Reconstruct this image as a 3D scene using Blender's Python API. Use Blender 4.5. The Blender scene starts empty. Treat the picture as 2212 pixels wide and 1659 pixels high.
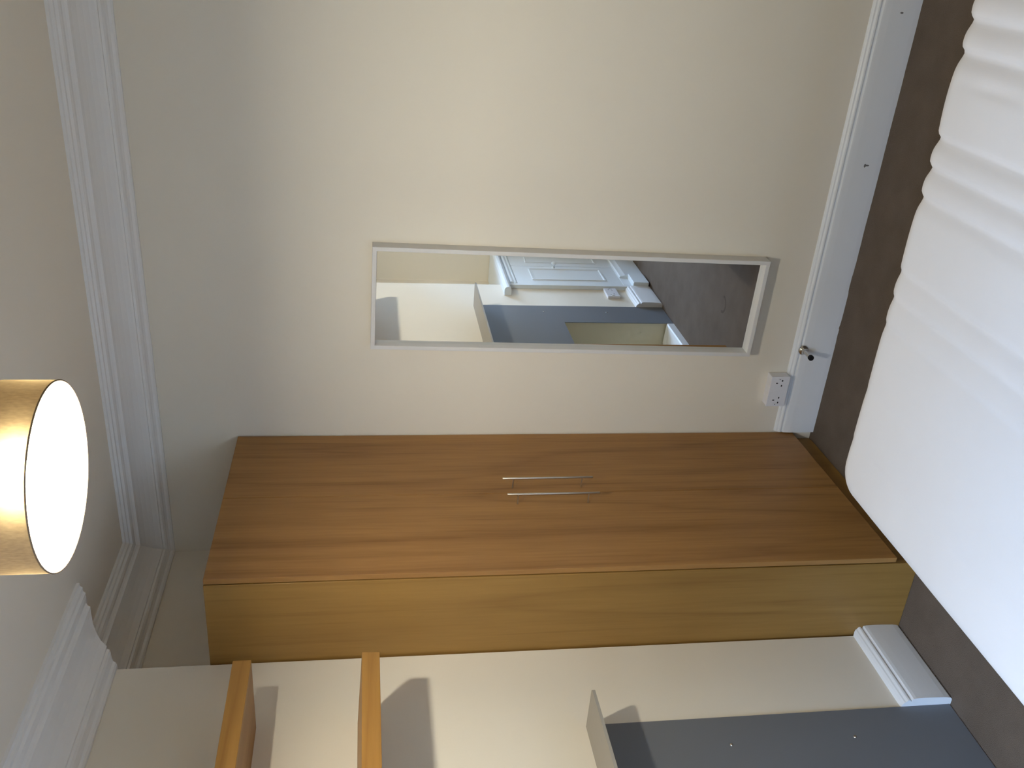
import bpy, bmesh, math, random
from mathutils import Vector, Matrix, noise

sc = bpy.context.scene
C = sc.collection
random.seed(4)

# ------------------------------------------------------------------ camera
F_PX = 2001.4
YAW, PITCH, ROLL = math.radians(-27.4028), math.radians(-9.0874), math.radians(0.0395)
CAM = Vector((0.0, 0.0, 1.88))
fw = Vector((math.sin(YAW)*math.cos(PITCH), math.cos(YAW)*math.cos(PITCH), math.sin(PITCH)))
rt0 = Vector((math.cos(YAW), -math.sin(YAW), 0.0))
up0 = rt0.cross(fw)
rt = rt0*math.cos(ROLL) + up0*math.sin(ROLL)
up = -rt0*math.sin(ROLL) + up0*math.cos(ROLL)
cam_d = bpy.data.cameras.new('camera')
cam_d.sensor_fit = 'HORIZONTAL'
cam_d.sensor_width = 36.0
cam_d.lens = F_PX/2212*36.0
cam_d.clip_start = 0.02
cam = bpy.data.objects.new('camera', cam_d)
C.objects.link(cam)
cx, cy, cz = -up, rt, -fw            # the phone was held on its side
cam.matrix_world = Matrix(((cx.x, cy.x, cz.x, CAM.x), (cx.y, cy.y, cz.y, CAM.y),
                           (cx.z, cy.z, cz.z, CAM.z), (0, 0, 0, 1)))
sc.camera = cam

# ------------------------------------------------------------------ light levels
SKY_COL, SKY_STRENGTH = (0.47, 0.66, 1.0), 46.0
BULB_COL, BULB_STRENGTH = (1.0, 0.94, 0.78), 1480.0
sc.view_settings.view_transform = 'Standard'
sc.view_settings.look = 'None'
sc.view_settings.gamma = 1.0
sc.view_settings.use_curve_mapping = False
sc.view_settings.exposure = 0.33
world = bpy.data.worlds.new('sky')
sc.world = world
world.use_nodes = True
wn, wl_ = world.node_tree.nodes, world.node_tree.links
bg = wn['Background']
bg.inputs[1].default_value = SKY_STRENGTH
wtc = wn.new('ShaderNodeTexCoord'); wsx = wn.new('ShaderNodeSeparateXYZ')
wl_.new(wtc.outputs['Generated'], wsx.inputs[0])
wramp = wn.new('ShaderNodeMapRange'); wramp.interpolation_type = 'SMOOTHSTEP'     # overcast sky over dim ground
wramp.inputs[1].default_value = -0.02; wramp.inputs[2].default_value = 0.06
wl_.new(wsx.outputs['Z'], wramp.inputs[0])
wmx = wn.new('ShaderNodeMixRGB')
wmx.inputs[1].default_value = (*[c*0.12 for c in SKY_COL], 1); wmx.inputs[2].default_value = (*SKY_COL, 1)
wl_.new(wramp.outputs[0], wmx.inputs[0]); wl_.new(wmx.outputs[0], bg.inputs[0])
sc.cycles.max_bounces = 10
sc.cycles.diffuse_bounces = 6
sc.cycles.transparent_max_bounces = 12
sc.cycles.sample_clamp_indirect = 4.0

# ------------------------------------------------------------------ measured room
D = 3.1893                      # back wall
XL, XC = -2.4218, -2.1875       # alcove wall, chimney breast face
Y0, Y1 = 0.6880, 2.2892         # chimney breast
XR, YN = 1.55, 0.02            # right wall, near wall
ZC = 2.78                       # ceiling
GB0, GB1 = 1.0475, 1.959        # grey fireplace board
OP0, OP1, OPZ = 1.301, 1.705, 0.686
YO = -0.62                      # outer face of the thick window wall
WIN = (-1.98, -0.75, 0.72, 2.42)   # deep window recess in the near wall: x0, x1, sill, head
# portal guiding sky light through the window
pl = bpy.data.lights.new('window_daylight', 'AREA')
pl.shape = 'RECTANGLE'; pl.size = WIN[1]-WIN[0]; pl.size_y = WIN[3]-WIN[2]
pl.cycles.is_portal = True
plo = bpy.data.objects.new('window_daylight', pl)
plo.location = ((WIN[0]+WIN[1])/2, YO+0.06, (WIN[2]+WIN[3])/2)
plo.rotation_euler = (math.radians(90), 0, 0)
C.objects.link(plo)

# ------------------------------------------------------------------ materials
def nodes_of(name):
    m = bpy.data.materials.new(name)
    m.use_nodes = True
    nt = m.node_tree
    return m, nt, nt.nodes, nt.links, nt.nodes['Principled BSDF']

def paint(name, col, rough=0.6, vary=0.03, bump=0.15, bscale=90, spec=0.3):
    m, nt, N, L, b = nodes_of(name)
    tc = N.new('ShaderNodeTexCoord')
    n1 = N.new('ShaderNodeTexNoise'); n1.inputs['Scale'].default_value = 2.2; n1.inputs['Detail'].default_value = 3
    L.new(tc.outputs['Object'], n1.inputs['Vector'])
    r = N.new('ShaderNodeMixRGB')
    r.inputs[1].default_value = (*[c*(1-vary) for c in col], 1)
    r.inputs[2].default_value = (*[min(1, c*(1+vary)) for c in col], 1)
    L.new(n1.outputs[0], r.inputs[0]); L.new(r.outputs[0], b.inputs['Base Color'])
    n2 = N.new('ShaderNodeTexNoise'); n2.inputs['Scale'].default_value = bscale; n2.inputs['Detail'].default_value = 4
    L.new(tc.outputs['Object'], n2.inputs['Vector'])
    bp = N.new('ShaderNodeBump'); bp.inputs['Strength'].default_value = bump; bp.inputs['Distance'].default_value = 0.002
    L.new(n2.outputs[0], bp.inputs['Height']); L.new(bp.outputs[0], b.inputs['Normal'])
    b.inputs['Roughness'].default_value = rough
    b.inputs['Specular IOR Level'].default_value = spec
    return m

def metal(name, col, rough=0.3):
    m, nt, N, L, b = nodes_of(name)
    b.inputs['Metallic'].default_value = 1.0
    tc = N.new('ShaderNodeTexCoord')
    n = N.new('ShaderNodeTexNoise'); n.inputs['Scale'].default_value = 140
    L.new(tc.outputs['Object'], n.inputs['Vector'])
    mr = N.new('ShaderNodeMapRange'); mr.inputs[3].default_value = rough*0.8; mr.inputs[4].default_value = rough*1.2
    L.new(n.outputs[0], mr.inputs[0]); L.new(mr.outputs[0], b.inputs['Roughness'])
    b.inputs['Base Color'].default_value = (*col, 1)
    return m

def oak(name, axis='z', light=(0.400, 0.208, 0.066), dark=(0.215, 0.098, 0.027), seed=0.0, rough=0.42):
    """oak veneer, grain along one axis, straight lines with a few cathedral arches"""
    m, nt, N, L, b = nodes_of(name)
    tc = N.new('ShaderNodeTexCoord')
    mp = N.new('ShaderNodeMapping')
    s = {'z': (1, 1, 0.06), 'y': (1, 0.06, 1), 'x': (0.06, 1, 1)}[axis]
    mp.inputs['Scale'].default_value = s
    mp.inputs['Location'].default_value = (seed, seed*1.7, seed*0.6)
    L.new(tc.outputs['Object'], mp.inputs['Vector'])
    big = N.new('ShaderNodeTexNoise'); big.inputs['Scale'].default_value = 3.2; big.inputs['Detail'].default_value = 2
    big.inputs['Distortion'].default_value = 0.4
    L.new(mp.outputs[0], big.inputs['Vector'])
    mul = N.new('ShaderNodeMath'); mul.operation = 'MULTIPLY'; mul.inputs[1].default_value = 17.0
    L.new(big.outputs[0], mul.inputs[0])
    fr = N.new('ShaderNodeMath'); fr.operation = 'PINGPONG'; fr.inputs[1].default_value = 1.0
    L.new(mul.outputs[0], fr.inputs[0])
    pw = N.new('ShaderNodeMath'); pw.operation = 'POWER'; pw.inputs[1].default_value = 3.0
    L.new(fr.outputs[0], pw.inputs[0])
    fine = N.new('ShaderNodeTexNoise'); fine.inputs['Scale'].default_value = 95; fine.inputs['Detail'].default_value = 5
    L.new(mp.outputs[0], fine.inputs['Vector'])
    mid = N.new('ShaderNodeTexNoise'); mid.inputs['Scale'].default_value = 16; mid.inputs['Detail'].default_value = 3
    L.new(mp.outputs[0], mid.inputs['Vector'])
    a1 = N.new('ShaderNodeMath'); a1.operation = 'MULTIPLY_ADD'; a1.inputs[1].default_value = 0.34
    a2 = N.new('ShaderNodeMath'); a2.operation = 'MULTIPLY_ADD'; a2.inputs[1].default_value = 0.55
    a3 = N.new('ShaderNodeMath'); a3.operation = 'MULTIPLY_ADD'; a3.inputs[1].default_value = 0.55; a3.inputs[2].default_value = -0.30
    L.new(fine.outputs[0], a3.inputs[0])
    L.new(mid.outputs[0], a2.inputs[0]); L.new(a3.outputs[0], a2.inputs[2])
    L.new(pw.outputs[0], a1.inputs[0]); L.new(a2.outputs[0], a1.inputs[2])
    mp2 = N.new('ShaderNodeMapping')
    mp2.inputs['Scale'].default_value = tuple(0.022 if k < 1 else 1 for k in s)
    mp2.inputs['Location'].default_value = (seed*2+1, seed+0.4, seed*0.3)
    L.new(tc.outputs['Object'], mp2.inputs['Vector'])
    stk = N.new('ShaderNodeTexNoise'); stk.inputs['Scale'].default_value = 62; stk.inputs['Detail'].default_value = 2
    L.new(mp2.outputs[0], stk.inputs['Vector'])
    smr = N.new('ShaderNodeMapRange'); smr.inputs[1].default_value = 0.58; smr.inputs[2].default_value = 0.78
    smr.inputs[3].default_value = 0.0; smr.inputs[4].default_value = 0.36
    L.new(stk.outputs[0], smr.inputs[0])
    a4 = N.new('ShaderNodeMath'); a4.operation = 'ADD'; L.new(a1.outputs[0], a4.inputs[0]); L.new(smr.outputs[0], a4.inputs[1]); a1 = a4
    ramp = N.new('ShaderNodeValToRGB')
    ramp.color_ramp.elements[0].position = 0.05; ramp.color_ramp.elements[0].color = (*light, 1)
    ramp.color_ramp.elements[1].position = 0.85; ramp.color_ramp.elements[1].color = (*dark, 1)
    L.new(a1.outputs[0], ramp.inputs[0]); L.new(ramp.outputs[0], b.inputs['Base Color'])
    bp = N.new('ShaderNodeBump'); bp.inputs['Strength'].default_value = 0.08; bp.inputs['Distance'].default_value = 0.001
    L.new(fine.outputs[0], bp.inputs['Height']); L.new(bp.outputs[0], b.inputs['Normal'])
    b.inputs['Roughness'].default_value = rough
    b.inputs['Specular IOR Level'].default_value = 0.35
    return m

def plain(name, col, rough=0.5, spec=0.4):
    m, nt, N, L, b = nodes_of(name)
    tc = N.new('ShaderNodeTexCoord')
    n = N.new('ShaderNodeTexNoise'); n.inputs['Scale'].default_value = 30
    L.new(tc.outputs['Object'], n.inputs['Vector'])
    mx = N.new('ShaderNodeMixRGB'); mx.inputs[1].default_value = (*[c*0.97 for c in col], 1)
    mx.inputs[2].default_value = (*[min(1, c*1.03) for c in col], 1)
    L.new(n.outputs[0], mx.inputs[0]); L.new(mx.outputs[0], b.inputs['Base Color'])
    b.inputs['Roughness'].default_value = rough
    b.inputs['Specular IOR Level'].default_value = spec
    return m

def carpet_mat():
    m, nt, N, L, b = nodes_of('taupe carpet')
    tc = N.new('ShaderNodeTexCoord')
    n = N.new('ShaderNodeTexNoise'); n.inputs['Scale'].default_value = 420; n.inputs['Detail'].default_value = 3
    n2 = N.new('ShaderNodeTexNoise'); n2.inputs['Scale'].default_value = 9; n2.inputs['Detail'].default_value = 5
    L.new(tc.outputs['Object'], n.inputs['Vector']); L.new(tc.outputs['Object'], n2.inputs['Vector'])
    mx = N.new('ShaderNodeMixRGB'); mx.inputs[1].default_value = (0.140, 0.106, 0.080, 1); mx.inputs[2].default_value = (0.245, 0.193, 0.152, 1)
    L.new(n.outputs[0], mx.inputs[0])
    mx2 = N.new('ShaderNodeMixRGB'); mx2.blend_type = 'MULTIPLY'; mx2.inputs[0].default_value = 0.35
    L.new(mx.outputs[0], mx2.inputs[1]); L.new(n2.outputs[0], mx2.inputs[2])
    # a small curved stain in the pile
    sub = N.new('ShaderNodeVectorMath'); sub.operation = 'DISTANCE'; sub.inputs[1].default_value = (-1.775, 1.974, 0.0)
    L.new(tc.outputs['Object'], sub.inputs[0])
    rg = N.new('ShaderNodeMath'); rg.operation = 'COMPARE'; rg.inputs[1].default_value = 0.042; rg.inputs[2].default_value = 0.007
    L.new(sub.outputs['Value'], rg.inputs[0])
    sx = N.new('ShaderNodeSeparateXYZ'); L.new(tc.outputs['Object'], sx.inputs[0])
    gt = N.new('ShaderNodeMath'); gt.operation = 'GREATER_THAN'; gt.inputs[1].default_value = 1.969
    L.new(sx.outputs['Y'], gt.inputs[0])
    mm = N.new('ShaderNodeMath'); mm.operation = 'MULTIPLY'; L.new(rg.outputs[0], mm.inputs[0]); L.new(gt.outputs[0], mm.inputs[1])
    m3 = N.new('ShaderNodeMath'); m3.operation = 'MULTIPLY'; m3.inputs[1].default_value = 0.45; L.new(mm.outputs[0], m3.inputs[0])
    mx3 = N.new('ShaderNodeMixRGB'); mx3.inputs[2].default_value = (0.06, 0.05, 0.042, 1)
    L.new(m3.outputs[0], mx3.inputs[0]); L.new(mx2.outputs[0], mx3.inputs[1])
    L.new(mx3.outputs[0], b.inputs['Base Color'])
    bp = N.new('ShaderNodeBump'); bp.inputs['Strength'].default_value = 0.9; bp.inputs['Distance'].default_value = 0.004
    L.new(n.outputs[0], bp.inputs['Height']); L.new(bp.outputs[0], b.inputs['Normal'])
    b.inputs['Roughness'].default_value = 0.95; b.inputs['Specular IOR Level'].default_value = 0.05
    return m

def skirting_mat():
    """white gloss with two small knocks in the paint of the long back board"""
    m = paint('white gloss woodwork', (0.80, 0.81, 0.82), rough=0.38, vary=0.015, bump=0.05, spec=0.4)
    nt = m.node_tree; N = nt.nodes; L = nt.links; b = N['Principled BSDF']
    src = b.inputs['Base Color'].links[0].from_socket
    geo = N.new('ShaderNodeTexCoord')
    last = src
    for (x, z, rx, rz) in ((-0.739, 0.065, 0.007, 0.004), (-0.738, 0.058, 0.003, 0.009), (-0.215, 0.068, 0.003, 0.006)):
        mp = N.new('ShaderNodeMapping'); mp.vector_type = 'POINT'
        mp.inputs['Location'].default_value = (-x/rx, 0, -z/rz)
        mp.inputs['Scale'].default_value = (1/rx, 0, 1/rz)
        L.new(geo.outputs['Object'], mp.inputs['Vector'])
        ln = N.new('ShaderNodeVectorMath'); ln.operation = 'LENGTH'; L.new(mp.outputs[0], ln.inputs[0])
        lt = N.new('ShaderNodeMath'); lt.operation = 'LESS_THAN'; lt.inputs[1].default_value = 1.0
        L.new(ln.outputs['Value'], lt.inputs[0])
        mx = N.new('ShaderNodeMixRGB'); mx.inputs[2].default_value = (0.16, 0.15, 0.14, 1)
        L.new(lt.outputs[0], mx.inputs[0]); L.new(last, mx.inputs[1]); last = mx.outputs[0]
    L.new(last, b.inputs['Base Color'])
    return m

def mirror_mat():
    m, nt, N, L, b = nodes_of('mirror glass')
    b.inputs['Metallic'].default_value = 1.0
    b.inputs['Base Color'].default_value = (0.93, 0.945, 0.94, 1)
    b.inputs['Roughness'].default_value = 0.004
    return m

def pane_mat():
    m, nt, N, L, b = nodes_of('window glass')
    out = N['Material Output']
    tr = N.new('ShaderNodeBsdfTransparent'); tr.inputs[0].default_value = (0.95, 0.97, 0.97, 1)
    gl = N.new('ShaderNodeBsdfGlossy'); gl.inputs['Roughness'].default_value = 0.02
    fr = N.new('ShaderNodeFresnel'); fr.inputs[0].default_value = 1.3
    mx = N.new('ShaderNodeMixShader')
    L.new(fr.outputs[0], mx.inputs[0]); L.new(tr.outputs[0], mx.inputs[1]); L.new(gl.outputs[0], mx.inputs[2])
    L.new(mx.outputs[0], out.inputs[0])
    return m

def shade_mat():
    """thin fabric: brown outside, white lining inside, lets some light through"""
    m, nt, N, L, b = nodes_of('lampshade fabric')
    out = N['Material Output']
    tc = N.new('ShaderNodeTexCoord')
    n = N.new('ShaderNodeTexNoise'); n.inputs['Scale'].default_value = 260; n.inputs['Detail'].default_value = 3
    mp = N.new('ShaderNodeMapping'); mp.inputs['Scale'].default_value = (1, 1, 0.35)
    L.new(tc.outputs['Object'], mp.inputs[0]); L.new(mp.outputs[0], n.inputs['Vector'])
    cl = N.new('ShaderNodeMixRGB'); cl.inputs[1].default_value = (0.15, 0.11, 0.075, 1); cl.inputs[2].default_value = (0.28, 0.215, 0.15, 1)
    L.new(n.outputs[0], cl.inputs[0])
    geo = N.new('ShaderNodeNewGeometry')
    c2 = N.new('ShaderNodeMixRGB'); c2.inputs[2].default_value = (0.90, 0.79, 0.58, 1)
    L.new(geo.outputs['Backfacing'], c2.inputs[0]); L.new(cl.outputs[0], c2.inputs[1])
    df = N.new('ShaderNodeBsdfDiffuse'); L.new(c2.outputs[0], df.inputs[0])
    tl = N.new('ShaderNodeBsdfTranslucent')
    tcol = N.new('ShaderNodeMixRGB'); tcol.blend_type = 'MULTIPLY'; tcol.inputs[0].default_value = 0.6
    tcol.inputs[1].default_value = (0.0034, 0.0022, 0.0010, 1); L.new(n.outputs[0], tcol.inputs[2])
    L.new(tcol.outputs[0], tl.inputs[0])
    ad = N.new('ShaderNodeAddShader'); L.new(df.outputs[0], ad.inputs[0]); L.new(tl.outputs[0], ad.inputs[1])
    tr = N.new('ShaderNodeBsdfRefraction'); tr.inputs[0].default_value = (1.0, 0.72, 0.36, 1)
    tr.inputs['Roughness'].default_value = 0.62; tr.inputs['IOR'].default_value = 1.6
    mx = N.new('ShaderNodeMixShader'); mx.inputs[0].default_value = 0.010
    L.new(ad.outputs[0], mx.inputs[1]); L.new(tr.outputs[0], mx.inputs[2])
    L.new(mx.outputs[0], out.inputs[0])
    return m

def emit_mat(name, col, s):
    m, nt, N, L, b = nodes_of(name)
    b.inputs['Base Color'].default_value = (0.9, 0.9, 0.88, 1)
    b.inputs['Emission Color'].default_value = (*col, 1)
    b.inputs['Emission Strength'].default_value = s
    return m

def mattress_mat():
    m, nt, N, L, b = nodes_of('white knitted ticking')
    tc = N.new('ShaderNodeTexCoord')
    n = N.new('ShaderNodeTexNoise'); n.inputs['Scale'].default_value = 5; n.inputs['Detail'].default_value = 4
    w = N.new('ShaderNodeTexNoise'); w.inputs['Scale'].default_value = 600; w.inputs['Detail'].default_value = 2
    L.new(tc.outputs['Object'], n.inputs['Vector']); L.new(tc.outputs['Object'], w.inputs['Vector'])
    mx = N.new('ShaderNodeMixRGB'); mx.inputs[1].default_value = (0.75, 0.73, 0.725, 1); mx.inputs[2].default_value = (0.80, 0.78, 0.775, 1)
    L.new(n.outputs[0], mx.inputs[0]); L.new(mx.outputs[0], b.inputs['Base Color'])
    bp = N.new('ShaderNodeBump'); bp.inputs['Strength'].default_value = 0.15; bp.inputs['Distance'].default_value = 0.001
    L.new(w.outputs[0], bp.inputs['Height']); L.new(bp.outputs[0], b.inputs['Normal'])
    b.inputs['Roughness'].default_value = 0.85; b.inputs['Specular IOR Level'].default_value = 0.15
    b.inputs['Sheen Weight'].default_value = 0.1
    return m

M = dict(
    wall=paint('cream wall paint', (0.80, 0.742, 0.638), rough=0.7, vary=0.02, bump=0.12),
    ceiling=paint('pale ceiling paint', (0.86, 0.80, 0.70), rough=0.8, vary=0.02),
    plaster=paint('white plaster moulding', (0.84, 0.83, 0.82), rough=0.6, vary=0.02),
    white=skirting_mat(),
    cupboard=paint('white cupboard paint', (0.80, 0.86, 0.90), rough=0.4, vary=0.01, bump=0.04, spec=0.4),
    carpet=carpet_mat(),
    oak=oak('oak veneer doors', 'z'),
    oak_side=oak('oak veneer side', 'z', light=(0.315, 0.175, 0.046), dark=(0.215, 0.112, 0.027), seed=3.1),
    oak_shelf=oak('oak shelf veneer', 'y', light=(0.345, 0.180, 0.044), dark=(0.225, 0.106, 0.023), seed=7.0),
    grey=paint('slate grey board paint', (0.165, 0.175, 0.195), rough=0.55, vary=0.04, bump=0.1),
    mantel=paint('warm grey mantel paint', (0.36, 0.335, 0.295), rough=0.5, vary=0.03),
    flue=paint('cream flue render', (0.80, 0.755, 0.61), rough=0.85, vary=0.06, bump=0.4, bscale=40),
    frame=paint('white mirror frame foil', (0.72, 0.71, 0.70), rough=0.4, vary=0.01, bump=0.02),
    mirror=mirror_mat(),
    plastic=plain('white socket plastic', (0.78, 0.78, 0.82), rough=0.3),
    dark=plain('dark slot', (0.012, 0.012, 0.016), rough=0.6),
    rubber=plain('black rubber', (0.01, 0.01, 0.012), rough=0.6, spec=0.2),
    chrome=metal('chrome', (0.62, 0.62, 0.62), 0.08),
    steel=metal('brushed steel', (0.62, 0.58, 0.52), 0.34),
    screw=metal('zinc screw', (0.8, 0.8, 0.8), 0.2),
    mattress=mattress_mat(),
    divan=paint('grey divan fabric', (0.30, 0.29, 0.29), rough=0.9, bump=0.4, bscale=300),
    shade=shade_mat(),
    bulb=emit_mat('lit bulb', BULB_COL, BULB_STRENGTH),
    cord=plain('white flex', (0.75, 0.75, 0.73), rough=0.5),
    pane=pane_mat(),
    stone=paint('dark sandstone', (0.16, 0.145, 0.125), rough=0.9, vary=0.2, bump=0.3, bscale=8),
)

# ------------------------------------------------------------------ mesh helpers
def obj(name, bm, mat, parent=None, loc=None, smooth=False, mats=None):
    bmesh.ops.recalc_face_normals(bm, faces=bm.faces)
    me = bpy.data.meshes.new(name)
    bm.to_mesh(me); bm.free()
    for mm in (mats or [mat]):
        me.materials.append(mm)
    if smooth:
        for p in me.polygons:
            p.use_smooth = True
    o = bpy.data.objects.new(name, me)
    C.objects.link(o)
    if parent:
        o.parent = parent
    if loc:
        o.location = loc
    return o

def tag(o, label, cat, group=None):
    o['label'] = label; o['category'] = cat
    if group:
        o['group'] = group
    return o

def thing(name, label, cat, loc=(0, 0, 0), rz=0.0, group=None):
    o = bpy.data.objects.new(name, None)
    o.empty_display_size = 0.05
    C.objects.link(o)
    o.location = loc; o.rotation_euler = (0, 0, rz)
    return tag(o, label, cat, group)

def struct(o):
    o['kind'] = 'structure'
    return o

def add_box(bm, x0, x1, y0, y1, z0, z1, bev=0.0, seg=2):
    r = bmesh.ops.create_cube(bm, size=1.0)
    vs = r['verts']
    for v in vs:
        v.co = Vector((x0 + (v.co.x+0.5)*(x1-x0), y0 + (v.co.y+0.5)*(y1-y0), z0 + (v.co.z+0.5)*(z1-z0)))
    if bev > 0:
        es = list({e for v in vs for e in v.link_edges})
        bmesh.ops.bevel(bm, geom=es, offset=bev, segments=seg, profile=0.5, affect='EDGES')

def box(x0, x1, y0, y1, z0, z1, bev=0.0, seg=2):
    bm = bmesh.new()
    add_box(bm, x0, x1, y0, y1, z0, z1, bev, seg)
    return bm

def add_lathe(bm, prof, axis='z', origin=(0, 0, 0), n=32, close=False):
    """prof: list of (radius, height)"""
    o = Vector(origin)
    rings = []
    for r, h in prof:
        ring = []
        for i in range(n):
            a = 2*math.pi*i/n
            c, s = r*math.cos(a), r*math.sin(a)
            p = {'z': (c, s, h), 'y': (c, h, s), 'x': (h, c, s)}[axis]
            ring.append(bm.verts.new(o+Vector(p)))
        rings.append(ring)
    for k in range(len(rings)-1):
        for i in range(n):
            j = (i+1) % n
            bm.faces.new((rings[k][i], rings[k][j], rings[k+1][j], rings[k+1][i]))
    if close:
        bm.faces.new(rings[0]); bm.faces.new(rings[-1])

def lathe(*a, **k):
    bm = bmesh.new(); add_lathe(bm, *a, **k); return bm

def add_prism(bm, pts, a0, a1, place):
    """closed outline pts (u,v) swept from a0 to a1; place(u,v,a)->xyz"""
    A = [bm.verts.new(place(u, v, a0)) for u, v in pts]
    B = [bm.verts.new(place(u, v, a1)) for u, v in pts]
    n = len(pts)
    for i in range(n):
        j = (i+1) % n
        bm.faces.new((A[i], A[j], B[j], B[i]))
    bm.faces.new(A); bm.faces.new(list(reversed(B)))

def sweep(prof, p0, p1, n0, n1, zref):
    """profile (out, z) swept between plan points with their own mitre vectors"""
    bm = bmesh.new()
    A = [bm.verts.new((p0[0]+n0[0]*o, p0[1]+n0[1]*o, zref+z)) for o, z in prof]
    B = [bm.verts.new((p1[0]+n1[0]*o, p1[1]+n1[1]*o, zref+z)) for o, z in prof]
    n = len(prof)
    for i in range(n):
        j = (i+1) % n
        bm.faces.new((A[i], A[j], B[j], B[i]))
    bm.faces.new(A); bm.faces.new(list(reversed(B)))
    return bm

# ------------------------------------------------------------------ room shell
# floor: gently dense near the back wall so the carpet edge can lift and fray
bm = bmesh.new()
xs = [XL-0.15] + [-2.0+i*0.012 for i in range(176)] + [XR+0.15]
ys = [YO, 0.0, 1.5, 2.6, 2.95, 3.05, 3.10, 3.13, 3.145, 3.155, 3.163, 3.172, D+0.1]
grid = []
for j, y in enumerate(ys):
    row = []
    for x in xs:
        z = 0.0
        if 3.12 < y < 3.17:
            k = (y-3.12)/0.045
            z = k*max(0.0, 0.004*noise.noise(Vector((x*9, 3.1, 0.3))) + 0.003*noise.noise(Vector((x*45, 1.7, 4.1))))
            for bx, bh, bw in ((-1.19, 0.007, 0.05), (-1.43, 0.006, 0.02), (-1.385, 0.008, 0.012), (-0.98, 0.005, 0.06)):
                z += k*bh*math.exp(-((x-bx)/bw)**2)
        row.append(bm.verts.new((x, y, z)))
    grid.append(row)
for j in range(len(ys)-1):
    for i in range(len(xs)-1):
        bm.faces.new((grid[j][i], grid[j][i+1], grid[j+1][i+1], grid[j+1][i]))
lo = [bm.verts.new((x, y, -0.12)) for x, y in ((XL-0.15, YO), (XR+0.15, YO), (XR+0.15, D+0.1), (XL-0.15, D+0.1))]
bm.faces.new(lo)
struct(obj('floor', bm, M['carpet']))
struct(obj('ceiling', box(XL-0.15, XR+0.15, YO, D+0.12, ZC, ZC+0.12), M['ceiling']))
struct(obj('wall_back', box(XL-0.15, XR+0.15, D, D+0.12, -0.12, ZC), M['wall']))
struct(obj('wall_left', box(XL-0.15, XL, YN, D, -0.12, ZC), M['wall']))
struct(obj('wall_right', box(XR, XR+0.15, YN, D, -0.12, ZC), M['wall']))
bm = bmesh.new()
wx0, wx1, wz0, wz1 = WIN
add_box(bm, XL-0.15, wx0, YO, YN, -0.12, ZC)
add_box(bm, wx1, 0.75, YO, YO+0.14, -0.12, ZC)
add_box(bm, 0.75, XR+0.15, YO, YN, -0.12, ZC)
add_box(bm, wx0, wx1, YO, YO+0.14, -0.12, wz0)
add_box(bm, wx0, wx1, YO, YO+0.14, wz1, ZC)
add_box(bm, wx0, 0.75, YO+0.14, YN, wz1, ZC)
struct(obj('wall_near', bm, M['wall']))

# chimney breast with its fire opening
def chimney():
    bm = bmesh.new()
    ysp = [Y0, OP0-0.012, OP1+0.012, Y1]; zsp = [-0.02, OPZ+0.012, ZC]
    V = {}
    for i, y in enumerate(ysp):
        for k, z in enumerate(zsp):
            V[i, k] = bm.verts.new((XC, y, z))
    def f(vs, mi=0):
        fc = bm.faces.new(vs); fc.material_index = mi
    for i in range(3):
        for k in range(2):
            if (i, k) != (1, 0):
                f((V[i, k], V[i+1, k], V[i+1, k+1], V[i, k+1]))
    B = {i: [bm.verts.new((XL, y, z)) for z in (zsp[0], zsp[2])] for i, y in ((0, Y0), (3, Y1))}
    for i in (0, 3):
        f((V[i, 0], V[i, 1], V[i, 2], B[i][1], B[i][0]))
    f((B[0][0], B[0][1], B[3][1], B[3][0]))
    f((V[0, 2], V[1, 2], V[2, 2], V[3, 2], B[3][1], B[0][1]))
    xd = XC-0.205
    R = {(i, k): bm.verts.new((xd, ysp[i], zsp[k])) for i in (1, 2) for k in (0, 1)}
    f((V[1, 0], V[1, 1], R[1, 1], R[1, 0]), 1)
    f((V[2, 0], V[2, 1], R[2, 1], R[2, 0]), 1)
    f((V[1, 1], V[2, 1], R[2, 1], R[1, 1]), 1)
    f((R[1, 0], R[2, 0], R[2, 1], R[1, 1]), 1)
    f((V[1, 0], V[2, 0], R[2, 0], R[1, 0]), 1)
    f((V[0, 0], V[1, 0], R[1, 0], R[2, 0], V[2, 0], V[3, 0], B[3][0], B[0][0]))
    return obj('wall_chimney', bm, None, mats=[M['wall'], M['flue']])
struct(chimney())

# cornice, one mitred length per wall
CORN = [(0, 0), (0.190, 0), (0.190, -0.009), (0.183, -0.012), (0.180, -0.020), (0.172, -0.022), (0.168, -0.030),
        (0.158, -0.033), (0.146, -0.034), (0.140, -0.040), (0.137, -0.048), (0.122, -0.052), (0.100, -0.061),
        (0.080, -0.073), (0.064, -0.087), (0.054, -0.101), (0.051, -0.107), (0.044, -0.108), (0.043, -0.116),
        (0.036, -0.121), (0.026, -0.124), (0.018, -0.129), (0.015, -0.137), (0.010, -0.142), (0, -0.1424)]
path = [(XR, D), (XL, D), (XL, Y1), (XC, Y1), (XC, Y0), (XL, Y0), (XL, YN), (XR, YN)]
nP = len(path)
mit = []
for i in range(nP):
    a, b, c = Vector(path[i-1]), Vector(path[i]), Vector(path[(i+1) % nP])
    d1, d2 = (b-a).normalized(), (c-b).normalized()
    n1, n2 = Vector((-d1.y, d1.x)), Vector((-d2.y, d2.x))
    m = n1+n2
    m = m*(1.0/(1.0+n1.dot(n2)))
    mit.append(m)
for i in range(nP):
    j = (i+1) % nP
    struct(obj('trim_%d' % (i+1), sweep(CORN, path[i], path[j], mit[i], mit[j], ZC), M['plaster']))

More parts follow.
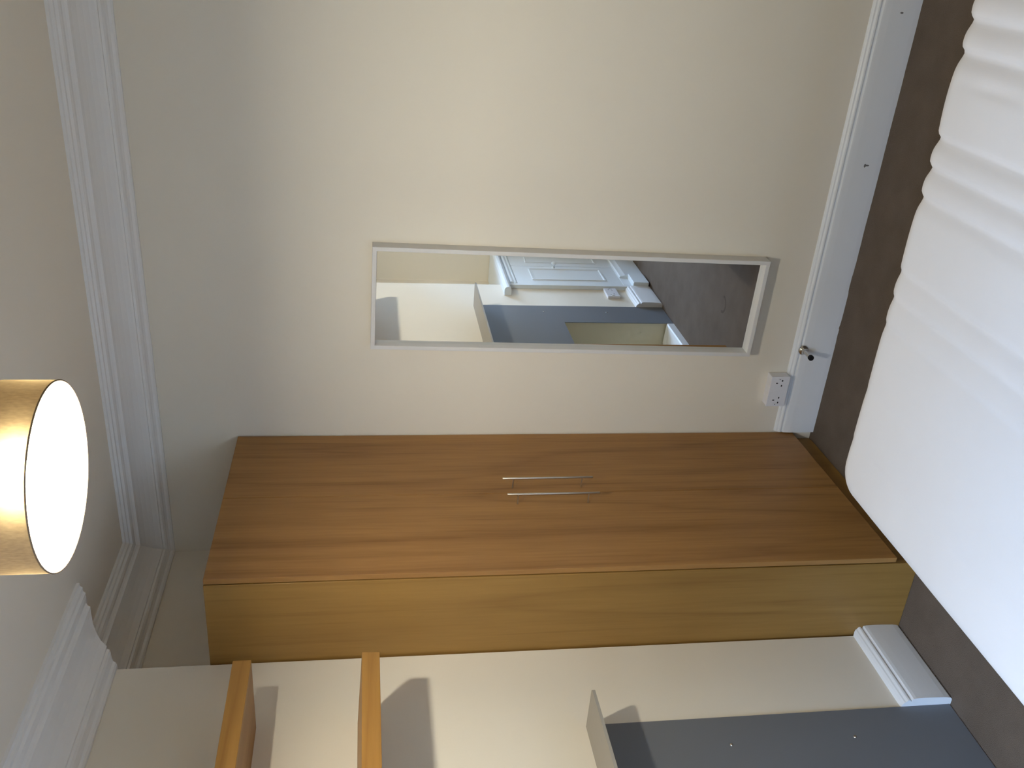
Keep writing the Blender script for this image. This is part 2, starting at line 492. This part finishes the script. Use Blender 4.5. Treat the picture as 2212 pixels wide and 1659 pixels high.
# skirting boards
SKIRT = [(0, 0), (0.0195, 0), (0.0212, 0.020), (0.0218, 0.060), (0.0214, 0.110), (0.0200, 0.130), (0.0190, 0.1365),
         (0.0160, 0.1385), (0.0110, 0.1395), (0.0098, 0.1425), (0.0100, 0.1445), (0.0150, 0.1455), (0.0165, 0.1490),
         (0.0155, 0.1540), (0.0120, 0.1570), (0.0098, 0.1590), (0.0088, 0.1640), (0.0050, 0.1690), (0, 0.1715)]
struct(obj('baseboard_back', sweep(SKIRT, (XR, D), (-1.872, D), (0, -1), (0, -1), -0.001), M['white']))
CSKIRT = [(0, 0), (0.018, 0), (0.027, 0.003), (0.0325, 0.010), (0.0355, 0.030), (0.0372, 0.070), (0.0376, 0.100), (0.0368, 0.128),
          (0.0350, 0.1380), (0.0320, 0.1405), (0.0260, 0.1415), (0.0245, 0.1445), (0.0250, 0.1465), (0.0300, 0.1480), (0.0315, 0.1515),
          (0.0300, 0.1565), (0.0260, 0.1595), (0.0230, 0.1615), (0.0210, 0.1660), (0.0130, 0.1715), (0, 0.1745)]
struct(obj('baseboard_chimney', sweep(CSKIRT, (XC, Y1-0.0005), (XC, GB1), (1, 0.45), (1, 0), -0.001), M['white']))
struct(obj('baseboard_chimney_near', sweep(CSKIRT, (XC, GB0), (XC, 0.757), (1, 0), (1, 0), -0.001), M['white']))
struct(obj('baseboard_right', sweep(SKIRT, (XR, YN), (XR, D-0.03), (-1, 0), (-1, 0), -0.001), M['white']))

# sash window in the near wall (behind the camera; it lets the daylight in)
win = bpy.data.objects.new('window_1', None); C.objects.link(win); win['kind'] = 'structure'
win.location = ((wx0+wx1)/2, YO+0.30, wz0)
hw, hh = (wx1-wx0)/2, wz1-wz0
bm = bmesh.new()
for (x0, x1, z0, z1) in ((-hw, -hw+0.05, 0, hh), (hw-0.05, hw, 0, hh), (-hw+0.05, hw-0.05, 0, 0.05), (-hw+0.05, hw-0.05, hh-0.05, hh),
                         (-hw+0.05, hw-0.05, hh/2-0.025, hh/2+0.025), (-0.04, 0.04, 0.05, hh/2-0.025), (-0.04, 0.04, hh/2+0.025, hh-0.05)):
    add_box(bm, x0, x1, -0.25, -0.20, z0, z1, 0.004)
struct(obj('window_frame', bm, M['white'], win))
struct(obj('window_sill', box(-hw+0.001, hw-0.001, -0.199, -0.12, 0.001, 0.026, 0.006), M['white'], win))
for z0, z1 in ((0.05, hh/2-0.025), (hh/2+0.025, hh-0.05)):
    for x0, x1 in ((-hw+0.05, -0.04), (0.04, hw-0.05)):
        struct(obj('pane', box(x0, x1, -0.227, -0.223, z0, z1), M['pane'], win))

# unseen building added to keep low skylight off the far end of the room
bm = bmesh.new()
add_box(bm, -16, 16, YO-17, YO-8.5, -3.5, 7.0)
add_prism(bm, [(YO-17.2, 7.0), (YO-8.3, 7.0), (YO-12.7, 8.6)], -16, 16, lambda u, v, a: (a, u, v))
struct(obj('skylight_blocker', bm, M['stone']))

# ------------------------------------------------------------------ mattress and base
BX0, BX1, BY0, BY1, BZ = -1.440, 0.065, 0.125, 2.142, 0.500
GROOVES = [(-0.075, 1.0), (-0.148, 1.0), (-0.219, 1.0), (-0.419, 1.0), (-0.492, 1.0), (-0.567, 0.9),
           (-0.766, 0.55), (-0.838, 0.5), (-0.915, 0.35), (-1.112, 0.12), (-1.275, 0.16)]

def mattress_mesh():
    bm = bmesh.new()
    W, Ln, R, er = BX1-BX0, BY1-BY0, 0.085, 0.045
    def ticks(n, dense, step):
        t = [0, 0.003, 0.007, 0.012, 0.018, 0.025, 0.033, 0.042, 0.052, 0.064, 0.085]
        mid = []
        x = t[-1]+step
        while x < n-t[-1]-step*0.5:
            mid.append(x); x += step
        return t + mid + [n-a for a in reversed(t)]
    tx, ty = ticks(W, 0, 0.0075), ticks(Ln, 0, 0.022)
    def groove_x(x):
        g = 0.0
        for gx, s in GROOVES:
            d = (x-gx)
            g += s*math.exp(-(d/(0.024 if d < 0 else 0.008))**2)
        return g
    def puff(x):
        s = 0.0
        for (a, sa), (b, sb) in zip(GROOVES[1:], GROOVES[:-1]):
            if a < x < b:
                s = math.sin(math.pi*(x-a)/(b-a))*min(sa, sb)*min(1.0, (b-a)/0.12)
        return s
    def shape(px, py):
        """plan point with rounded corners + height"""
        ax, ay = px-W/2, py-Ln/2
        qx, qy = max(0.0, abs(ax)-(W/2-R))/R, max(0.0, abs(ay)-(Ln/2-R))/R
        if qx > 0 and qy > 0:
            sx, sy = qx*math.sqrt(1-qy*qy/2), qy*math.sqrt(1-qx*qx/2)
            d = R*(1-math.hypot(sx, sy))
            ax = math.copysign(W/2-R+R*sx, ax); ay = math.copysign(Ln/2-R+R*sy, ay)
        else:
            d = min(W/2-abs(ax), Ln/2-abs(ay))
        x, y = BX0+W/2+ax, BY0+Ln/2+ay
        z = BZ
        k = min(1.0, d/er)
        z -= er*(1-math.sqrt(max(0.0, 1-(1-k)**2)))*0.8
        g = groove_x(x)
        z -= 0.0105*g*min(1.0, 0.35+d/0.05)
        z += 0.0035*puff(x)
        # shallow tufting waves and one short creased dent near the far end
        z += 0.0015*noise.noise(Vector((x*5, y*5, 0.7)))
        cxr = -0.283+0.06*(y-1.95)**2*3
        z -= 0.006*math.exp(-((x-cxr)/0.014)**2-((y-1.955)/0.075)**2)
        far = max(0.0, 1-(BY1-y)/0.12)
        y += far*(0.004*puff(x)-0.0055*g)
        return x, y, z
    rows = []
    for py in ty:
        rows.append([bm.verts.new(shape(px, py)) for px in tx])
    for j in range(len(ty)-1):
        for i in range(len(tx)-1):
            bm.faces.new((rows[j][i], rows[j][i+1], rows[j+1][i+1], rows[j+1][i]))
    loop = rows[0][:] + [r[-1] for r in rows[1:]] + list(reversed(rows[-1][:-1])) + [r[0] for r in reversed(rows[1:-1])]
    cen = Vector((BX0+W/2, BY0+Ln/2, 0))
    prev = loop
    for dz, out in ((-0.02, 0.003), (-0.06, 0.006), (-0.11, 0.006), (-0.15, 0.003), (-0.172, -0.004), (-0.18, -0.02)):
        cur = []
        for v in loop:
            n = Vector((v.co.x-cen.x, v.co.y-cen.y, 0)).normalized()
            cur.append(bm.verts.new((v.co.x+n.x*out, v.co.y+n.y*out, BZ-0.036+dz)))
        for i in range(len(loop)):
            j = (i+1) % len(loop)
            bm.faces.new((prev[i], prev[j], cur[j], cur[i]))
        prev = cur
    bm.faces.new(prev)
    return bm
mt = thing('mattress', 'bare white double mattress with stitched channels, lying on the bed base', 'mattress', (0, 0, 0))
obj('ticking_cover', mattress_mesh(), M['mattress'], mt, smooth=True)
bm = bmesh.new()
base = thing('bed_base', 'low grey divan base underneath the white mattress', 'bed', ((BX0+BX1)/2, (BY0+BY1)/2, 0))
hx, hy = (BX1-BX0)/2-0.03, (BY1-BY0)/2-0.03
obj('divan_box', box(-hx, hx, -hy, hy, 0.075, 0.283, 0.012), M['divan'], base)
for sx in (-1, 1):
    for sy in (-1, 1):
        obj('foot', lathe([(0.018, 0.0), (0.026, 0.004), (0.028, 0.05), (0.022, 0.078)], 'z', (sx*(hx-0.08), sy*(hy-0.08), 0), 20, True), M['rubber'], base, smooth=False)

# ------------------------------------------------------------------ wardrobe
WX, WYF, WH = -1.8813, 2.3054, 2.3599
wr = thing('wardrobe', 'tall two-door oak veneer wardrobe with steel bar handles in the alcove', 'wardrobe', (WX, D, 0), math.radians(1.1808))
WD = 0.520
wl = WYF-D                      # left side in local y (negative)
wrr = -0.006                    # right side, at the wall
PL = 0.088
DT = 0.019
bm = bmesh.new()                # carcass behind the doors: two sides, top, floor, back
add_box(bm, -WD, -0.0285, wrr-0.018, wrr, 0.004, WH, 0.0008, 1)
add_box(bm, -WD, -0.0285, wl+0.018, wrr-0.018, WH-0.018, WH, 0.0008, 1)
add_box(bm, -WD, -0.0285, wl+0.018, wrr-0.018, PL-0.008, PL+0.010, 0.0008, 1)
add_box(bm, -WD, -WD+0.006, wl+0.018, wrr-0.018, PL+0.010, WH-0.018)
obj('carcass', bm, M['oak_side'], wr)
obj('side_panel', box(-WD, -0.0205, wl, wl+0.018, 0.002, WH, 0.0008, 1), M['oak_side'], wr)
obj('plinth', box(-0.042, -0.026, wl+0.018, wrr-0.018, 0.002, PL-0.008, 0.0008, 1), M['oak_side'], wr)
ysplit = 2.751-D
mid0, mid1 = ysplit-0.0012, ysplit+0.0012
doors = []
for (a, b, hy_, hz_) in ((wl+0.001, mid0, 2.681-D, 1.2135), (mid1, wrr, 2.786-D, 1.2165)):
    d = obj('door', box(-0.0165, -0.0165+DT, a, b, PL, WH-0.001, 0.0012, 2), M['oak'], wr)
    bm = bmesh.new()
    add_lathe(bm, [(0.0005, -0.1675), (0.0034, -0.1673), (0.0039, -0.1666), (0.0039, 0.1666), (0.0034, 0.1673), (0.0005, 0.1675)], 'z', (0.043, hy_, hz_), 16, True)
    h = obj('bar_handle', bm, M['steel'], d, smooth=True)
    bm = bmesh.new()
    for dz in (-0.128, 0.128):
        add_lathe(bm, [(0.0029, 0.0022), (0.0029, 0.0405)], 'x', (0, hy_, hz_+dz), 12, True)
    obj('handle_post', bm, M['steel'], d)
    doors.append(d)
# the two posts of each handle as separate pieces
for d in doors:
    for ch in [c for c in d.children if c.name.startswith('handle_post')]:
        me = ch.data
        bm = bmesh.new(); bm.from_mesh(me)
        zc = sum(v.co.z for v in bm.verts)/len(bm.verts)
        b2 = bm.copy()
        bmesh.ops.delete(bm, geom=[v for v in bm.verts if v.co.z > zc], context='VERTS')
        bmesh.ops.delete(b2, geom=[v for v in b2.verts if v.co.z < zc], context='VERTS')
        bm.to_mesh(me); bm.free()
        obj('handle_post', b2, M['steel'], d)

# ------------------------------------------------------------------ mirror on the back wall
MW, MH, MT = 0.3968, 1.4852, 0.054
mir = thing('wall_mirror', 'tall narrow white-framed mirror hanging on the cream back wall', 'mirror', (-1.2937, D, 1.1105-MH/2))
mir.rotation_euler = (0, math.radians(0.8234), 0)
mir.location = (-1.2937 + math.sin(math.radians(-0.8234))*MH/2, D, 1.1105-math.cos(math.radians(0.8234))*MH/2)
bw = 0.0155
bm = bmesh.new()
def frame_ring(bm, x0, x1, z0, z1, prof):
    """prof: list of (inset, depth from wall) around a rectangle"""
    rings = []
    for ins, dp in prof:
        rings.append([bm.verts.new((x, -dp, z)) for x, z in ((x0+ins, z0+ins), (x1-ins, z0+ins), (x1-ins, z1-ins), (x0+ins, z1-ins))])
    n = len(rings)
    for k in range(n):
        a, b = rings[k], rings[(k+1) % n]
        for i in range(4):
            j = (i+1) % 4
            bm.faces.new((a[i], a[j], b[j], b[i]))
frame_ring(bm, -MW/2, MW/2, 0, MH, [(0, 0.0005), (0, MT-0.001), (0.001, MT), (bw-0.001, MT), (bw, MT-0.001), (bw+0.0005, 0.0275), (bw+0.0005, 0.0005)])
obj('mirror_frame', bm, M['frame'], mir)
obj('mirror_glass', box(-MW/2+bw-0.003+0.004, MW/2-bw+0.003-0.004, -0.028, -0.0266, bw+0.001, MH-bw-0.001), M['mirror'], mir)
obj('backing_board', box(-MW/2+bw+0.002, MW/2-bw-0.002, -0.0265, -0.0008, bw+0.002, MH-bw-0.002), M['frame'], mir)

# ------------------------------------------------------------------ sockets
def socket(name, label, loc, rz, w, h, dep):
    t = thing(name, label, 'socket', loc, rz)
    obj('back_box', box(-w/2+0.001, w/2-0.001, -dep+0.008, -0.0005, -h/2+0.001, h/2-0.001, 0.003, 2), M['plastic'], t)
    pl_ = obj('face_plate', box(-w/2, w/2, -dep, -dep+0.0078, -h/2, h/2, 0.0025, 3), M['plastic'], t)
    for s in (-1, 1):
        cxx = s*w*0.285
        bm = bmesh.new()
        for dx, dz, sx, sz in ((0, 0.013, 0.0048, 0.0085), (-0.0111, -0.0085, 0.0072, 0.0052), (0.0111, -0.0085, 0.0072, 0.0052)):
            add_box(bm, cxx+dx-sx/2, cxx+dx+sx/2, -dep-0.0003, -dep+0.003, dz-sz/2, dz+sz/2)
        obj('pin_slots', bm, M['dark'], pl_)
        obj('rocker_switch', box(s*w*0.415-0.0045, s*w*0.415+0.0045, -dep-0.0025, -dep+0.002, -0.004, 0.0125, 0.0012), M['plastic'], pl_)
        obj('switch_mark', box(s*w*0.415-0.0012, s*w*0.415+0.0012, -dep-0.003, -dep-0.002, 0.002, 0.006), M['dark'], pl_)
    return t
socket('double_socket', 'white double power socket on the back wall, low between mirror and wardrobe', (-1.665, D, 0.2125), 0, 0.136, 0.080, 0.045)
socket('double_socket', 'white double power socket on the chimney breast beside the white cupboard', (XC, 0.838, 0.283), math.radians(90), 0.142, 0.084, 0.020)

# ------------------------------------------------------------------ door stop on the skirting
ds = thing('door_stop', 'chrome door stop with black rubber tip screwed to the back skirting board', 'door stop', (-1.487, D-0.0215, 0.134))
obj('rose', lathe([(0.0005, -0.0005), (0.021, -0.0005), (0.021, -0.003), (0.0185, -0.006), (0.012, -0.009), (0.0095, -0.016), (0.0085, -0.020)], 'y', (0, 0, 0), 28), M['chrome'], ds, smooth=True)
obj('stem', lathe([(0.0082, -0.0195), (0.0082, -0.060), (0.0095, -0.062), (0.0095, -0.066)], 'y', (0, 0, 0), 24, True), M['chrome'], ds)
obj('rubber_tip', lathe([(0.0100, -0.0662), (0.0112, -0.068), (0.0112, -0.077), (0.0095, -0.080), (0.0005, -0.0803)], 'y', (0, 0, 0), 24, True), M['rubber'], ds, smooth=False)

# ------------------------------------------------------------------ shelves on the chimney breast
def shelf(label, d, zb, zt, yend, z_thick=None):
    t = thing('floating_shelf', label, 'shelf', (XC, yend, zb), 0, 'oak shelves on the chimney breast')
    y_near = 1.030 - yend
    obj('shelf_board', box(0.0008, d, y_near, 0, 0, zt-zb, 0.0012, 2), M['oak_shelf'], t)
    return t
shelf('upper thick oak floating shelf on the chimney breast', 0.2640, 2.1912, 2.2418, 2.0260)
low = shelf('lower thick oak floating shelf on the chimney breast', 0.2790, 1.8477, 1.8977, 2.0195)
low.rotation_euler = (0, math.radians(2.65), 0)      # it sags a little towards the front

# ------------------------------------------------------------------ mantel slab and grey fireplace board
MZ, MD = 1.2128, 0.1572
bm = bmesh.new()
pts = [(0.0008, 0)]
r = 0.010
y0_, y1_ = 1.057-1.507, 1.957-1.507
out = [(0.0008, y0_)]
for i in range(7):
    a = -math.pi/2 + math.pi/2*i/6
    out.append((MD-r+r*math.cos(a), y0_+r+r*math.sin(a)))
for i in range(7):
    a = math.pi/2*i/6
    out.append((MD-r+r*math.cos(a), y1_-r+r*math.sin(a)))
out.append((0.0008, y1_))
add_prism(bm, out, -0.009, 0.0, lambda u, v, a: (u, v, a))
mn = thing('mantel_shelf', 'thin warm grey mantel slab with rounded corners above the grey fireplace board', 'mantel', (XC, 1.507, MZ))
obj('slab', bm, M['mantel'], mn)

fb = thing('fireplace_board', 'flat slate grey fireplace surround board screwed to the chimney breast', 'fireplace surround', (XC, (GB0+GB1)/2, 0))
yc = (GB0+GB1)/2
bm = bmesh.new()
bt = 0.0045
ysp = [GB0-yc, OP0-yc, OP1-yc, GB1-yc]; zsp = [0.004, OPZ, MZ-0.0095]
def slab_with_hole(bm, ysp, zsp, t):
    V = {}
    for i in range(4):
        for k in range(3):
            for s, x in ((0, 0.0006), (1, t)):
                V[i, k, s] = bm.verts.new((x, ysp[i], zsp[k]))
    cells = [(i, k) for i in range(3) for k in range(2) if (i, k) != (1, 0)]
    for i, k in cells:
        for s in (0, 1):
            bm.faces.new((V[i, k, s], V[i+1, k, s], V[i+1, k+1, s], V[i, k+1, s]))
    def side(a, b):
        bm.faces.new((V[a[0], a[1], 0], V[b[0], b[1], 0], V[b[0], b[1], 1], V[a[0], a[1], 1]))
    for a, b in (((0, 0), (0, 1)), ((0, 1), (0, 2)), ((0, 2), (1, 2)), ((1, 2), (2, 2)), ((2, 2), (3, 2)), ((3, 2), (3, 1)), ((3, 1), (3, 0)),
                 ((3, 0), (2, 0)), ((2, 0), (2, 1)), ((2, 1), (1, 1)), ((1, 1), (1, 0)), ((1, 0), (0, 0))):
        side(a, b)
slab_with_hole(bm, ysp, zsp, bt)
obj('board', bm, M['grey'], fb)
for y, z in ((1.8518, 0.787), (1.8525, 0.386), (1.1445, 0.787), (1.144, 0.388)):
    s = obj('screw_head', lathe([(0.0052, bt-0.001), (0.0052, bt+0.0008), (0.0042, bt+0.0022), (0.0012, bt+0.0026), (0.0010, bt+0.0012)], 'x', (0, y-yc, z), 16, True), M['screw'], fb, smooth=False)
hc = thing('hearth_curb', 'white painted curb across the foot of the fireplace opening', 'hearth', (XC, (OP0+OP1)/2, 0))
bm = bmesh.new()
add_prism(bm, [(0.004, 0.001), (0.004, 0.040), (-0.003, 0.046), (-0.125, 0.052), (-0.135, 0.050), (-0.135, 0.001)], -(OP1-OP0)/2+0.003, (OP1-OP0)/2-0.003, lambda u, v, a: (u, a, v))
obj('curb_block', bm, M['white'], hc)

# ------------------------------------------------------------------ white built-in cupboard in the near alcove (seen in the mirror)
cb = thing('alcove_cupboard', 'low white panelled cupboard built into the alcove beside the chimney breast', 'cupboard', (XC, 0.154, 0))
oy = 0.20
bm = bmesh.new()
add_box(bm, XL-XC+0.003, 0.0, 0.071-oy, Y0-0.002+0.046-oy, 0.003, 0.950)
fr0, fr1 = 0.0008, 0.028
z_lo, z_hi = 0.175, 0.892
add_box(bm, fr0, fr1, 0.770-oy, 0.801-oy, 0.12, 0.950, 0.002)          # right stile
add_box(bm, fr0, fr1, 0.071-oy, 0.090-oy, 0.12, 0.950, 0.002)
add_box(bm, fr0, fr1, 0.088-oy, 0.770-oy, z_hi, 0.950, 0.002)
add_box(bm, fr0, fr1, 0.088-oy, 0.770-oy, 0.12, z_lo, 0.002)
obj('carcass', bm, M['cupboard'], cb)
bm = bmesh.new()                                            # rounded top moulding and the beads under it
add_prism(bm, [(0.0008, 0.951), (0.040, 0.951), (0.052, 0.957), (0.058, 0.968), (0.058, 0.980), (0.052, 0.990), (0.040, 0.996), (0.0008, 0.996)],
          0.071-oy, 0.921-oy, lambda u, v, a: (u, a, v))
obj('top_moulding', bm, M['cupboard'], cb)
bm = bmesh.new()
add_prism(bm, [(0.0285, 0.916), (0.036, 0.918), (0.040, 0.926), (0.040, 0.936), (0.034, 0.940), (0.0285, 0.941)], 0.071-oy, 0.776-oy, lambda u, v, a: (u, a, v))
add_prism(bm, [(0.0285, 0.897), (0.033, 0.898), (0.034, 0.904), (0.0285, 0.906)], 0.071-oy, 0.772-oy, lambda u, v, a: (u, a, v))
obj('bead_moulding', bm, M['cupboard'], cb)
obj('top_board', box(XL-XC+0.003, 0.0005, 0.071-oy, Y0-0.002+0.046-oy, 0.951, 0.985, 0.002), M['cupboard'], cb)
bm = bmesh.new()
add_prism(bm, [(0.0008, 0.004), (0.046, 0.004), (0.048, 0.135), (0.043, 0.150), (0.040, 0.168), (0.0285, 0.172), (0.0285, 0.119), (0.0008, 0.119)], 0.071-oy, 0.640-oy, lambda u, v, a: (u, a, v))
obj('plinth', bm, M['cupboard'], cb)
bm = bmesh.new()
add_box(bm, 0.0008, 0.060, 0.641-oy, 0.802-oy, 0.012, 0.118, 0.004)
obj('plinth_block', bm, M['cupboard'], cb)
def cup_door(a, b, knob_y):
    d = obj('door', box(0.004, 0.026, a+0.002, b-0.002, z_lo+0.002, z_hi-0.002, 0.0015), M['cupboard'], cb)
    p0, p1, q0, q1 = a+0.066, b-0.075, 0.290, 0.768
    bm = bmesh.new()
    rings = []
    for ins, x in ((-0.012, 0.0262), (-0.010, 0.032), (-0.002, 0.032), (0.004, 0.027), (0.010, 0.027), (0.014, 0.0262)):
        rings.append([bm.verts.new((x, y, z)) for y, z in ((p0+ins, q0+ins), (p1-ins, q0+ins), (p1-ins, q1-ins), (p0+ins, q1-ins))])
    for k in range(len(rings)):
        A, B = rings[k], rings[(k+1) % len(rings)]
        for i in range(4):
            j = (i+1) % 4
            bm.faces.new((A[i], A[j], B[j], B[i]))
    obj('panel_moulding', bm, M['cupboard'], d)
    if knob_y is not None:
        obj('knob', lathe([(0.012, 0.0262), (0.010, 0.030), (0.006, 0.036), (0.0065, 0.042), (0.014, 0.049), (0.0175, 0.056), (0.0165, 0.063), (0.010, 0.068), (0.0005, 0.069)], 'x', (0, knob_y, 0.596), 24), M['cupboard'], d, smooth=True)
    return d
cup_door(0.440-oy, 0.770-oy, 0.464-oy)
cup_door(0.092-oy, 0.440-oy, None)

# ------------------------------------------------------------------ pendant lamp
LX, LY, RIM, SR = -0.893, 1.389, 2.381, 0.160
lamp = thing('pendant_lamp', 'lit pendant lamp with brown fabric drum shade hanging from the ceiling', 'lamp', (LX, LY, RIM))
prof = [(SR, 0.0), (SR, 0.030), (SR, 0.060), (SR, 0.085), (SR-0.001, 0.0945), (SR-0.006, 0.096), (SR-0.014, 0.140), (SR-0.024, 0.205)]
bm = lathe(prof, 'z', (0, 0, 0), 96)
sh = obj('lamp_shade', bm, M['shade'], lamp, smooth=True)
# make sure the outer side is the front
me = sh.data
c0 = me.polygons[0]
if c0.normal.dot(Vector((c0.center.x, c0.center.y, 0))) < 0:
    me.flip_normals()
def torus(r, tr, z, n=72, k=8):
    return lathe([(r+tr*math.cos(2*math.pi*i/k), z+tr*math.sin(2*math.pi*i/k)) for i in range(k)]+[(r+tr, z)], 'z', (0, 0, 0), n)
obj('bottom_rim', torus(SR-0.0005, 0.0016, 0.0), M['shade'], lamp, smooth=True)
obj('top_rim', torus(SR-0.0245, 0.0016, 0.205), M['shade'], lamp, smooth=True)
bm = bmesh.new()
for i in range(3):
    a = 2*math.pi*i/3+0.5
    v = Vector((math.cos(a), math.sin(a), 0)); w = Vector((-v.y, v.x, 0))*0.0014
    A, B = v*0.020, v*(SR-0.025)
    vs = []
    for P in (A, B):
        for s, t in ((-1, -1), (1, -1), (1, 1), (-1, 1)):
            vs.append(bm.verts.new(P + w*s + Vector((0, 0, 0.203+0.0014*t))))
    for q in ((0, 1, 5, 4), (1, 2, 6, 5), (2, 3, 7, 6), (3, 0, 4, 7), (0, 1, 2, 3), (4, 5, 6, 7)):
        bm.faces.new([vs[k] for k in q])
obj('shade_ring', bm, M['chrome'], lamp)
# compact fluorescent bulb: three U-shaped tubes under a white ballast, holder above, flex up to a ceiling rose
BXo = 0.004
bm = bmesh.new()
tr_, zt_, zb_ = 0.0062, 0.076, 0.018
for u in range(3):
    a0 = 2*math.pi*u/3
    ctr = Vector((BXo+0.0135*math.cos(a0), 0.0135*math.sin(a0), 0))
    tdir = Vector((-math.sin(a0), math.cos(a0), 0))
    half = 0.0078
    pts = [ctr - tdir*half + Vector((0, 0, zt_)), ctr - tdir*half + Vector((0, 0, zb_))]
    for i in range(1, 8):
        t = math.pi*i/8
        pts.append(ctr - tdir*half*math.cos(t) + Vector((0, 0, zb_-half*math.sin(t)*0.8)))
    pts += [ctr + tdir*half + Vector((0, 0, zb_)), ctr + tdir*half + Vector((0, 0, zt_))]
    rdir = Vector((math.cos(a0), math.sin(a0), 0))
    rings = []
    for i, p in enumerate(pts):
        tg = (pts[min(i+1, len(pts)-1)] - pts[max(i-1, 0)]).normalized()
        nn = tg.cross(rdir).normalized()
        rings.append([bm.verts.new(p + (rdir*math.cos(2*math.pi*k/10) + nn*math.sin(2*math.pi*k/10))*tr_) for k in range(10)])
    for i in range(len(rings)-1):
        for k in range(10):
            bm.faces.new((rings[i][k], rings[i][(k+1) % 10], rings[i+1][(k+1) % 10], rings[i+1][k]))
obj('bulb', bm, M['bulb'], lamp, smooth=True)
obj('bulb_ballast', lathe([(0.006, 0.0755), (0.024, 0.0760), (0.025, 0.082), (0.022, 0.100), (0.0145, 0.112)], 'z', (BXo, 0, 0), 28, True), M['cord'], lamp, smooth=False)
obj('bulb_holder', lathe([(0.015, 0.1125), (0.019, 0.116), (0.020, 0.200), (0.016, 0.215), (0.006, 0.232)], 'z', (0.004, 0, 0), 28, True), M['cord'], lamp)
obj('flex', lathe([(0.0032, 0.230), (0.0032, ZC-RIM-0.020)], 'z', (0.002, 0, 0), 12, True), M['cord'], lamp)
obj('ceiling_rose', lathe([(0.010, ZC-RIM-0.030), (0.030, ZC-RIM-0.024), (0.044, ZC-RIM-0.010), (0.046, ZC-RIM-0.0005)], 'z', (0, 0, 0), 32, True), M['cord'], lamp)
